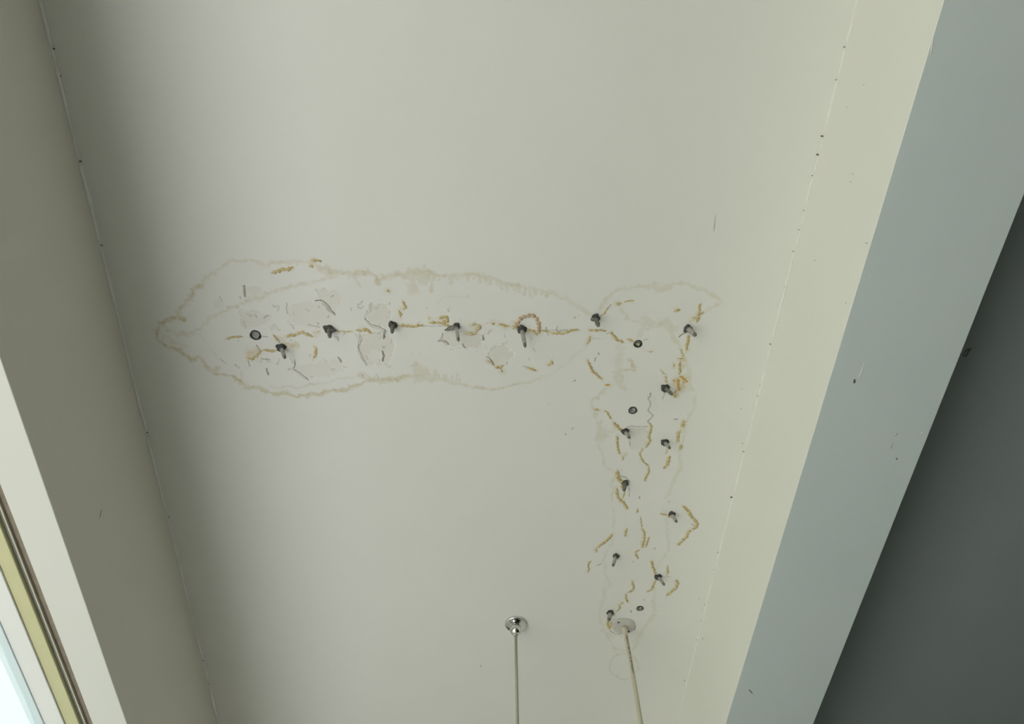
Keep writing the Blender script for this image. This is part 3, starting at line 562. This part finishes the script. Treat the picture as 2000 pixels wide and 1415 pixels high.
# window at the lower left: head of the frame, sash rail, pane, sill
win = empty('window_1', (-0.86, (Y0 + Y1) / 2, 0.0)); win['kind'] = 'structure'; tag(win, 'bright window with white frame along the left of the balcony')
def wpart(name, mat, x0, x1, z0, z1, y0=Y0, y1=Y1, bev=0.0015):
    o = box(name, mat, x0, x1, y0, y1, z0, z1, None, None, bev)
    o.parent = win; o.matrix_parent_inverse = Matrix.Translation(-win.location); return o
ZT = ZLIN + .04
wpart('frame_lip', M['lip'], -0.7832, -0.7800, ZLIN - .0005, ZT, bev=0.0005)
wpart('recess_strip', M['recess_strip'], -0.7905, -0.7832, ZLIN + .002, ZT, bev=0.0003)  # strip carrying the painted recess shade
wpart('frame_head', M['frame_face'], -0.8176, -0.7905, ZLIN - .004, ZT, bev=0.0008)
wpart('frame_soffit', M['frame'], -0.8558, -0.8176, ZLIN - .007, ZT, bev=0.0008)
wpart('sash_rail', M['sash'], -0.8834, -0.8558, ZLIN - .009, ZT, bev=0.0008)  # stands where blue glass shows; sky tint is in its colour
wpart('window_sill', M['frame'], -0.90, -0.78, 0.0, 0.04)
for y in (Y0 + .03, (Y0 + Y1) / 2 + 1.55, Y0 + 1.2, Y1 - .03):
    wpart('mullion', M['sash'], -0.8834, -0.8558, 0.04, ZLIN - .009, y - .022, y + .022)
gm, gt, gb = new_mat('window_glass')
for n_ in list(gt.nodes): gt.nodes.remove(n_)
outn = N(gt, 'ShaderNodeOutputMaterial'); tb = N(gt, 'ShaderNodeBsdfTransparent'); tb.inputs[0].default_value = (0.95, 0.97, 0.97, 1)
gl = N(gt, 'ShaderNodeBsdfGlossy'); gl.inputs['Roughness'].default_value = 0.02
lw = N(gt, 'ShaderNodeLayerWeight'); lw.inputs[0].default_value = 0.5
fres = math_(gt, 'ADD', math_(gt, 'MULTIPLY', math_(gt, 'POWER', lw.outputs['Facing'], 5.0), 0.45), 0.03)   # Schlick, the same from both sides
mx = N(gt, 'ShaderNodeMixShader'); gt.links.new(fres, mx.inputs[0]); gt.links.new(tb.outputs[0], mx.inputs[1]); gt.links.new(gl.outputs[0], mx.inputs[2]); gt.links.new(mx.outputs[0], outn.inputs[0])
ysp = [Y0 + .052, Y0 + 1.178, Y0 + 1.222, (Y0 + Y1) / 2 + 1.528, (Y0 + Y1) / 2 + 1.572, Y1 - .052]
for i in range(3):
    wpart('glass_pane', gm, -0.872, -0.868, 0.04, ZLIN - .009, ysp[2 * i], ysp[2 * i + 1], bev=0)

# ------------------------------------------------------------------ marks: specks, scratches, chips
def mark(parent, pts3, r, mat, name, nrm):
    pts = [Vector(p) for p in pts3]
    if len(pts) == 1: pts = [pts[0] - Vector((0, r * .5, 0)), pts[0], pts[0] + Vector((0, r * .5, 0))]
    q = []
    for i in range(len(pts) - 1):
        for t in (0, 0.33, 0.66): q.append(pts[i].lerp(pts[i + 1], t))
    q.append(pts[-1])
    rad = [r * (0.25 + 0.9 * math.sin(math.pi * (i + .5) / len(q))) * random.uniform(.8, 1.2) for i in range(len(q))]
    o = obj(name, sweep_me(name, q, rad, 6), mat, None); o.parent = parent; return o
for (x, y), r in (((1612, 266), .0022), ((1604, 302), .0022), ((1595, 343), .0014), ((1575, 411), .0016), ((1568, 449), .0015), ((1556, 491), .0018), ((1539, 559), .0012), ((1506, 672), .002), ((1483, 774), .0016), ((1484, 753), .0012), ((1453, 882), .0018), ((1450, 866), .0014), ((1428, 971), .0024), ((1402, 1079), .0014), ((1398, 1113), .001), ((1376, 1181), .0013), ((1368, 1212), .0012), ((1372, 1250), .0014), ((1337, 1330), .0016), ((1655, 92), .0016), ((1640, 156), .0016), ((1448, 760), .0010), ((1447, 798), .001), ((1365, 1170), .0013),
                  ((158, 315), .0022), ((106, 95), .0016), ((119, 148), .0014), ((166, 365), .0016), ((179, 398), .0014), ((199, 479), .0018), ((283, 845), .0016), ((276, 851), .0012), ((330, 1010), .0012), ((394, 1290), .0014), ((408, 1335), .0018), ((421, 1385), .0014), ((939, 1301), .0014), ((1105, 848), .001), ((1072, 790), .001)):
    p = on_ceiling(x, y); side = 1 if x < 450 else -1
    if x < 450: p[0] = max(p[0], XL + 0.002)
    if x > 1320 and p[0] > XR - 0.003: p[0] = XR - 0.003
    mark(ceiling, [p + np.array([0, 0, -0.0012])], r, M['speck'] if x < 450 or r > .0021 else M['smudge'], 'dirt_speck', None)
zb = ZBEAM
for pts, r, mm in (([(1669, 741), (1668, 749)], .0016, 'speck'), ([(1688, 706), (1682, 728), (1676, 738)], .0007, 'caulk'), ([(1752, 847), (1748, 851)], .0011, 'smudge'), ([(1744, 866), (1739, 877)], .0009, 'smudge'), ([(1803, 843), (1800, 848)], .0010, 'caulk'), ([(1698, 537), (1699, 539)], .0011, 'caulk'), ([(1693, 633), (1694, 636)], .001, 'caulk'), ([(1750, 895), (1752, 898)], .0013, 'scuff'), ([(1822, 75), (1818, 110)], .0012, 'caulk'), ([(1463, 1348), (1470, 1356)], .0009, 'scuff')):
    mark(beam, [on_z(a, b_, zb) for a, b_ in pts], r, M[mm], 'paint_chip', None)
for pts, r in (([(1662, 23), (1663, 25)], .0011), ([(1687, 165), (1688, 166)], .001), ([(1655, 208), (1655, 210)], .001), ([(1665, 340), (1666, 341)], .0012), ([(1661, 355), (1662, 356)], .001), ([(1592, 508), (1591, 510)], .001), ([(1690, 474), (1696, 476)], .0008), ([(1652, 592), (1653, 593)], .001), ([(1372, 1247), (1373, 1250)], .0012)):
    mark(beam, [on_x(a, b_, XR) for a, b_ in pts], r, M['smudge'], 'dirt_speck', None)
mark(ceiling, [on_ceiling(*p) for p in ((1398, 420), (1396, 436), (1394, 452))], .0006, M['smudge'], 'paint_scratch', None)
for pts, r in (([(198, 995), (196, 1004), (194, 1014)], .0014), ([(284, 967), (285, 968)], .0010), ([(205, 731), (206, 732)], .0009)):
    mark(lintel, [on_x(a, b_, XL) for a, b_ in pts], r * .8, M['smudge'], 'paint_scratch', None)
o = mark(room_ceiling, [on_ceiling(*p) for p in ((1879, 694), (1886, 696), (1890, 689), (1894, 681), (1887, 684), (1880, 693))], .0022, M['scuff'], 'dark_scuff', None)

# curled lips of paint along the peeled edges: thin tongues hanging off the ceiling
def flake(view, pts, out, drop, w):
    p = resample(ceil_xy(tr(view, pts)), 0.003)
    if len(p) < 3: p = resample(p, 0.0012)
    n = len(p); d = np.gradient(p, axis=0); nr = np.stack([-d[:, 1], d[:, 0]], 1); nr /= np.linalg.norm(nr, axis=1)[:, None] + 1e-9
    v, f = [], []
    K = 4; th = 0.0005
    for lay in (0, 1):
        for i in range(n):
            e = math.sin(math.pi * (i + .5) / n) ** 0.6 * random.uniform(.8, 1.2)
            for k in range(K + 1):
                t = k / K
                q = p[i] + nr[i] * out * w * t * e
                v.append((q[0], q[1], CEIL + 0.0002 - drop * e * t * t - lay * th))
    S = n * (K + 1)
    for i in range(n - 1):
        for k in range(K):
            a = i * (K + 1) + k
            f.append((a, a + 1, a + K + 2, a + K + 1)); f.append((S + a, S + a + K + 1, S + a + K + 2, S + a + 1))
    for i in range(n - 1):
        a = i * (K + 1) + K; f.append((a, S + a, S + a + K + 1, a + K + 1))
        a = i * (K + 1); f.append((a, a + K + 1, S + a + K + 1, S + a))
    for i in (0, n - 1):
        for k in range(K):
            a = i * (K + 1) + k; f.append((a, a + 1, S + a + 1, S + a))
    o = obj('paint_flake', pydata('paint_flake', v, f), M['flake'], ceiling); return o
for v, pts, out, drop, w in ((1, [(1345, 430), (1400, 432), (1440, 465), (1470, 510), (1500, 540)], 1, .0045, .007), (1, [(788, 310), (795, 400)], 1, .003, .004), (1, [(1730, 570), (1790, 620), (1840, 635), (1890, 660)], 1, .0035, .006), (1, [(1885, 665), (1880, 730)], 1, .003, .004),
                             (1, [(885, 780), (910, 810), (918, 850)], 1, .003, .004), (1, [(1175, 890), (1170, 930), (1150, 965)], -1, .003, .004), (1, [(1868, 825), (1882, 860), (1870, 905)], 1, .0035, .004), (1, [(1530, 870), (1550, 910)], 1, .003, .004), (1, [(963, 960), (980, 1010)], 1, .003, .0035), (1, [(1180, 970), (1230, 1000), (1290, 1050)], 1, .0025, .004),
                             (2, [(545, 750), (580, 745), (620, 775)], -1, .003, .004), (2, [(735, 770), (755, 798)], 1, .003, .003), (2, [(895, 700), (900, 740)], 1, .003, .004), (2, [(920, 870), (945, 910), (975, 940)], -1, .0035, .005), (4, [(680, 518), (730, 508), (780, 517), (890, 505)], 1, .0025, .004), (4, [(900, 340), (960, 390), (905, 445)], 1, .002, .003), (1, [(1690, 690), (1680, 800), (1745, 930)], 1, .0015, .003)):
    flake(v, pts, out, drop * .8, w * .7)

# ------------------------------------------------------------------ resin crusts squeezed out of the cracks
def crust(view, pts, w=3.0, mat='resin', bead=9.0, hgt=0.6):
    p = wobble(ceil_xy(tr(view, pts)), 0.6 * PXM, 0.0013, 0.005) if len(pts) > 1 else None
    if p is None:
        c = ceil_xy(tr(view, pts))[0]; a = random.uniform(0, 3.1); L = w * PXM * 0.8
        p = np.array([c + np.array([math.cos(a), math.sin(a) * .6]) * L * t for t in np.linspace(-1, 1, 7)])
    n = len(p); ph = random.uniform(0, 6.28)
    q, rad = [], []
    for i in range(n):
        s = i * 0.0013
        e = min(1.0, (i + .6) / 4.0, (n - i - .4) / 4.0)
        bd = 0.56 + 0.48 * abs(math.sin(s / (bead * PXM) * math.pi + ph)) + random.uniform(-.2, .2)
        q.append((p[i][0], p[i][1], CEIL + 0.0003)); rad.append(max(0.0005, w * PXM * bd * e))
    me = sweep_me('resin_crust', q, rad, 9, True, squash=hgt, jitter=0.17)
    return obj('resin_crust', me, M[mat], ceiling)
for v, pts, w, mm in CR: crust(v, pts, w, mm)

# ------------------------------------------------------------------ injection packers
GROUP = 'metal injection packers left in the stained ceiling'
def aim(base, tip, lo=0.008, hi=0.042):
    b3 = on_ceiling(*base); best = None
    for dz in np.linspace(lo, hi, 80):
        t3 = on_ceiling(*tip, drop=dz); off_ = np.hypot(*(t3 - b3)[:2])
        if best is None or off_ < best[0]: best = (off_, t3)
    return Vector(b3), Vector(best[1])
def packer(base, tip, label, collar=0.0078, shaft=0.0037, spur=None, cap=None, full=True, shaftmat='steel', tipmat='darkgrey'):
    b3, t3 = aim(base, tip); ax = (t3 - b3); L = ax.length; axn = ax.normalized()
    e = empty('injection_packer', b3); tag(e, label, 'packer', GROUP)
    prof = [(collar * .75, -0.002), (collar * 1.05, 0.0005), (collar, 0.002), (collar * .86, 0.0042), (shaft * 1.25, 0.0052), (shaft * .9, 0.0052)]
    cdir = (Vector((0, 0, -1)) * 0.75 + axn * 0.25).normalized()
    obj('collar', lathe_me('collar', prof, 22, cdir, 0.24), M['black'], e)
    sp = [(shaft * 1.02, 0.001), (shaft * 1.02, L * .30), (shaft * .94, L * .32), (shaft * .94, L * .74), (shaft * .72, L * .80)]
    obj('shaft', lathe_me('shaft', sp, 18, axn), M[shaftmat], e)
    tp = [(shaft * .66, L * .78), (shaft * .60, L * .82), (shaft * .80, L * .85), (shaft * .74, L * .91), (shaft * .40, L * .98), (shaft * .15, L * 1.02)]
    obj('nipple', lathe_me('nipple', tp, 16, axn), M[tipmat], e)
    if spur:
        s3 = Vector(on_ceiling(*spur, drop=0.003)) - b3
        n = 7
        pts = [Vector((0, 0, -0.003)).lerp(s3, i / (n - 1)) for i in range(n)]
        obj('plaster_spur', sweep_me('plaster_spur', pts, [0.0055, .0052, .0046, .0040, .0036, .0024, .0006], 8, jitter=.22), M['darkgrey'], e)
    if cap:
        v = []
        pts = [(random.uniform(-.001, .001) + cap[0] * PXM + k * .0016, cap[1] * -PXM, -0.0045 - .001 * math.sin(k)) for k in range(5)]
        obj('resin_plug', sweep_me('resin_plug', pts, [.0015, .0034, .0042, .0036, .0012], 9, jitter=.2), M['resin'], e)
    return e
def stub(c, r, label, plug='darkgrey', lean=0.0, resin_fill=False):
    b3 = Vector(on_ceiling(*c)); e = empty('injection_packer', b3); tag(e, label, 'packer', GROUP)
    prof = [(r * .98, 0.012), (r * 1.10, 0.0), (r * 1.10, -0.0006), (r * 1.0, -0.0012), (r * .86, -0.0008), (r * .80, 0.003), (r * .78, 0.010)]
    obj('collar', lathe_me('collar', prof, 26, None, 0.05), M['black'], e)
    prof = [(r * .80, 0.011), (r * .80, 0.0022), (r * .66, 0.0008), (r * .45, 0.0022), (r * .2, 0.0036)]
    me = lathe_me('plug', prof, 20, None, 0.08)
    for v in me.vertices: v.co.z += lean * v.co.y
    obj('plug', me, M[plug], e)
    if resin_fill:
        obj('resin_plug', sweep_me('resin_plug', [(-.002, .001, 0.002), (0, 0.0015, .0005), (.002, .0015, 0.0), (.0045, .001, .002)], [.0012, .0028, .003, .001], 8, jitter=.2), M['resin_pale'], e)
    return e
stub((499, 655), 0.0098, 'empty dark round packer hole at the left end of the crack', 'plugmat', -0.25)
packer((642, 643), (644.5, 660), 'stubby black packer with a dark spur to its right on the left lobe', collar=.0095, spur=(658, 646), shaft=.0042, shaftmat='darkgrey')
packer((549, 679), (557, 701), 'tilted grey packer set below the main crack with yellow resin on both sides', collar=.0092, shaft=.0040)
packer((767, 635), (765.5, 651), 'short packer clogged with yellow resin at the flaking crack', cap=(-3, -5), collar=.0082, shaft=.0040, shaftmat='darkgrey')
packer((891, 637), (895.5, 667), 'long grey packer with a dark spur to its left on the main crack', spur=(868, 645.5), collar=.0070)
packer((1019, 643), (1026, 679), 'longest grey packer hanging beside the brown resin loop', collar=.0088, shaft=.0042)
packer((1163, 621), (1169, 638), 'wedge shaped dark packer where the two stains meet', collar=.0082, spur=(1153, 625), shaft=.0046, shaftmat='darkgrey')
stub((1246, 672), 0.0078, 'round grey packer stub filled with pale resin at the right end of the crack', 'steel', 0.1, True)
packer((1343, 642), (1359, 656), 'stout packer leaning right near the top of the right stain', collar=.0080, shaft=.0052)
packer((1299, 758), (1314, 772), 'dark packer beside the orange resin patch', collar=.0086, shaft=.0040, shaftmat='darkgrey')
stub((1236, 802), 0.0082, 'empty dark packer hole above the hairline crack of the right stain', 'plugmat', -0.5)
packer((1221, 843), (1230, 857), 'small rusty grey packer at the lower end of a slanting resin streak', collar=.0078, shaft=.0040)
packer((1298, 864), (1309, 877), 'dark packer with a thin resin tail below it', collar=.0080, shaft=.0040)
packer((1221, 943), (1218, 960), 'packer caked with yellow resin on its left side', cap=(-10, -8), collar=.0074, shaft=.0046, shaftmat='darkgrey')
packer((1312, 1005), (1322, 1021), 'brownish packer left of the long curved resin streak', collar=.0082, shaft=.0042, cap=(-6, -2))
packer((1203, 1086), (1197, 1107), 'slim grey packer leaning left on clean paint', collar=.0074, shaft=.0040)
packer((1285, 1127), (1298, 1144), 'packer between two resin streaks shaped like a bent arrow', collar=.0088, shaft=.0040)
packer((1192, 1197), (1189, 1213), 'greyish brown packer just left of the cable plate', collar=.0086, shaft=.0056)
stub((1250, 1189), 0.0080, 'broken dark packer stub right of and above the cable plate', 'plugmat', -0.6)

# ------------------------------------------------------------------ chrome cap with its cord
c3 = Vector(on_ceiling(1007, 1218.5))
e = empty('hanging_cord', c3); tag(e, 'thin beige cord hanging from a round polished chrome ceiling cap', 'cord')
R0 = 0.0268
obj('ceiling_cap', lathe_me('ceiling_cap', [(R0, 0.0005), (R0, -0.003), (R0 * .985, -.0048), (R0 * .93, -.0058), (R0 * .86, -.0052), (R0 * .80, -.0042), (R0 * .62, -.0032), (R0 * .40, -.0030), (R0 * .2, -.0034)], 56), M['chrome'], e)
pr = [(0.0045, -.003), (0.0085, -.0052), (0.0115, -.0085), (0.0136, -.0130), (0.0146, -.0180), (0.0142, -.0225), (0.0126, -.0266), (0.0100, -.0296), (.0070, -.0314), (.0060, -.033), (.0060, -.0365), (.0048, -.0375)]
obj('bell_nut', lathe_me('bell_nut', pr, 48), M['chrome'], e)
obj('cord', sweep_me('cord', [(0, 0, -.036 - t * (CEIL - 1.05 - .036)) for t in np.linspace(0, 1, 12)], [0.0036] * 12, 14), M['cord'], e)
obj('end_knob', lathe_me('end_knob', [(.003, -1.69), (.008, -1.694), (.011, -1.704), (.008, -1.714), (.003, -1.718)], 18), M['cord'], e)

# ------------------------------------------------------------------ printed cable and its plate
p3 = Vector(on_ceiling(1218.5, 1223.5))
pl = empty('cable_plate', p3); tag(pl, 'round grey plaster plate with two screw holes around the cable outlet', 'plate')
obj('disc', lathe_me('disc', [(.0288, .0006), (.0286, -.0006), (.0280, -.0010), (.010, -.0010)], 44, None, 0.035), M['plate'], pl)
for a, b_ in ((1208, 1215.5), (1227.5, 1233.5)):
    s3 = Vector(on_ceiling(a, b_)) - p3
    me = lathe_me('screw_hole', [(.0026, -.0016), (.0026, -.0024), (.0016, -.0024), (.0012, -.0018)], 14)
    o = obj('screw_hole', me, M['black'], pl); o.location = s3  # black disc, the hole's darkness put into its colour
cb = empty('power_cable', p3 + Vector((0.0015, 0.004, -.0018))); tag(cb, 'cream power cable with small black print hanging from the grey plate', 'cable')
cm, ct, cbs = new_mat('printed_cream_cable')
tc = N(ct, 'ShaderNodeTexCoord'); sx = N(ct, 'ShaderNodeSeparateXYZ'); ct.links.new(tc.outputs['Object'], sx.inputs[0])
ge = N(ct, 'ShaderNodeNewGeometry')
dn = N(ct, 'ShaderNodeVectorMath', operation='DOT_PRODUCT'); ct.links.new(ge.outputs['Normal'], dn.inputs[0]); dn.inputs[1].default_value = (0.10, -0.995, 0)
stripe = math_(ct, 'GREATER_THAN', dn.outputs['Value'], 0.90)
nn = noise_(ct, 520, 2, 0.7, tc.outputs['Object']); ink = math_(ct, 'GREATER_THAN', nn, 0.50)
z_hi = math_(ct, 'LESS_THAN', sx.outputs[2], -0.026); z_lo = math_(ct, 'GREATER_THAN', sx.outputs[2], -0.135)
inkm = math_(ct, 'MULTIPLY', math_(ct, 'MULTIPLY', stripe, ink), math_(ct, 'MULTIPLY', z_hi, z_lo))
basec = mixc(ct, noise_(ct, 25, 3), rgb(0.54, 0.49, 0.37), rgb(0.61, 0.56, 0.43))
ct.links.new(mixc(ct, math_(ct, 'MULTIPLY', inkm, 0.9), basec, rgb(0.09, 0.075, 0.05)), cbs.inputs['Base Color']); cbs.inputs['Roughness'].default_value = 0.4
n = 40
pts = [(0.0022 * math.sin(i * .30) - .0009 * math.sin(i * .12), 0.0010 * math.sin(i * .21), -i / (n - 1) * 1.5) for i in range(n)]
obj('sheath', sweep_me('sheath', pts, [0.0052] * n, 18), cm, cb)
obj('sleeve', lathe_me('sleeve', [(.0066, .001), (.0068, -.004), (.0066, -.016), (.0060, -.0195), (.0050, -.0205)], 22, None, .02), M['resin_pale'] if False else plain('cream_sleeve', (.62, .54, .42), .5, 0, .06, 60), cb)
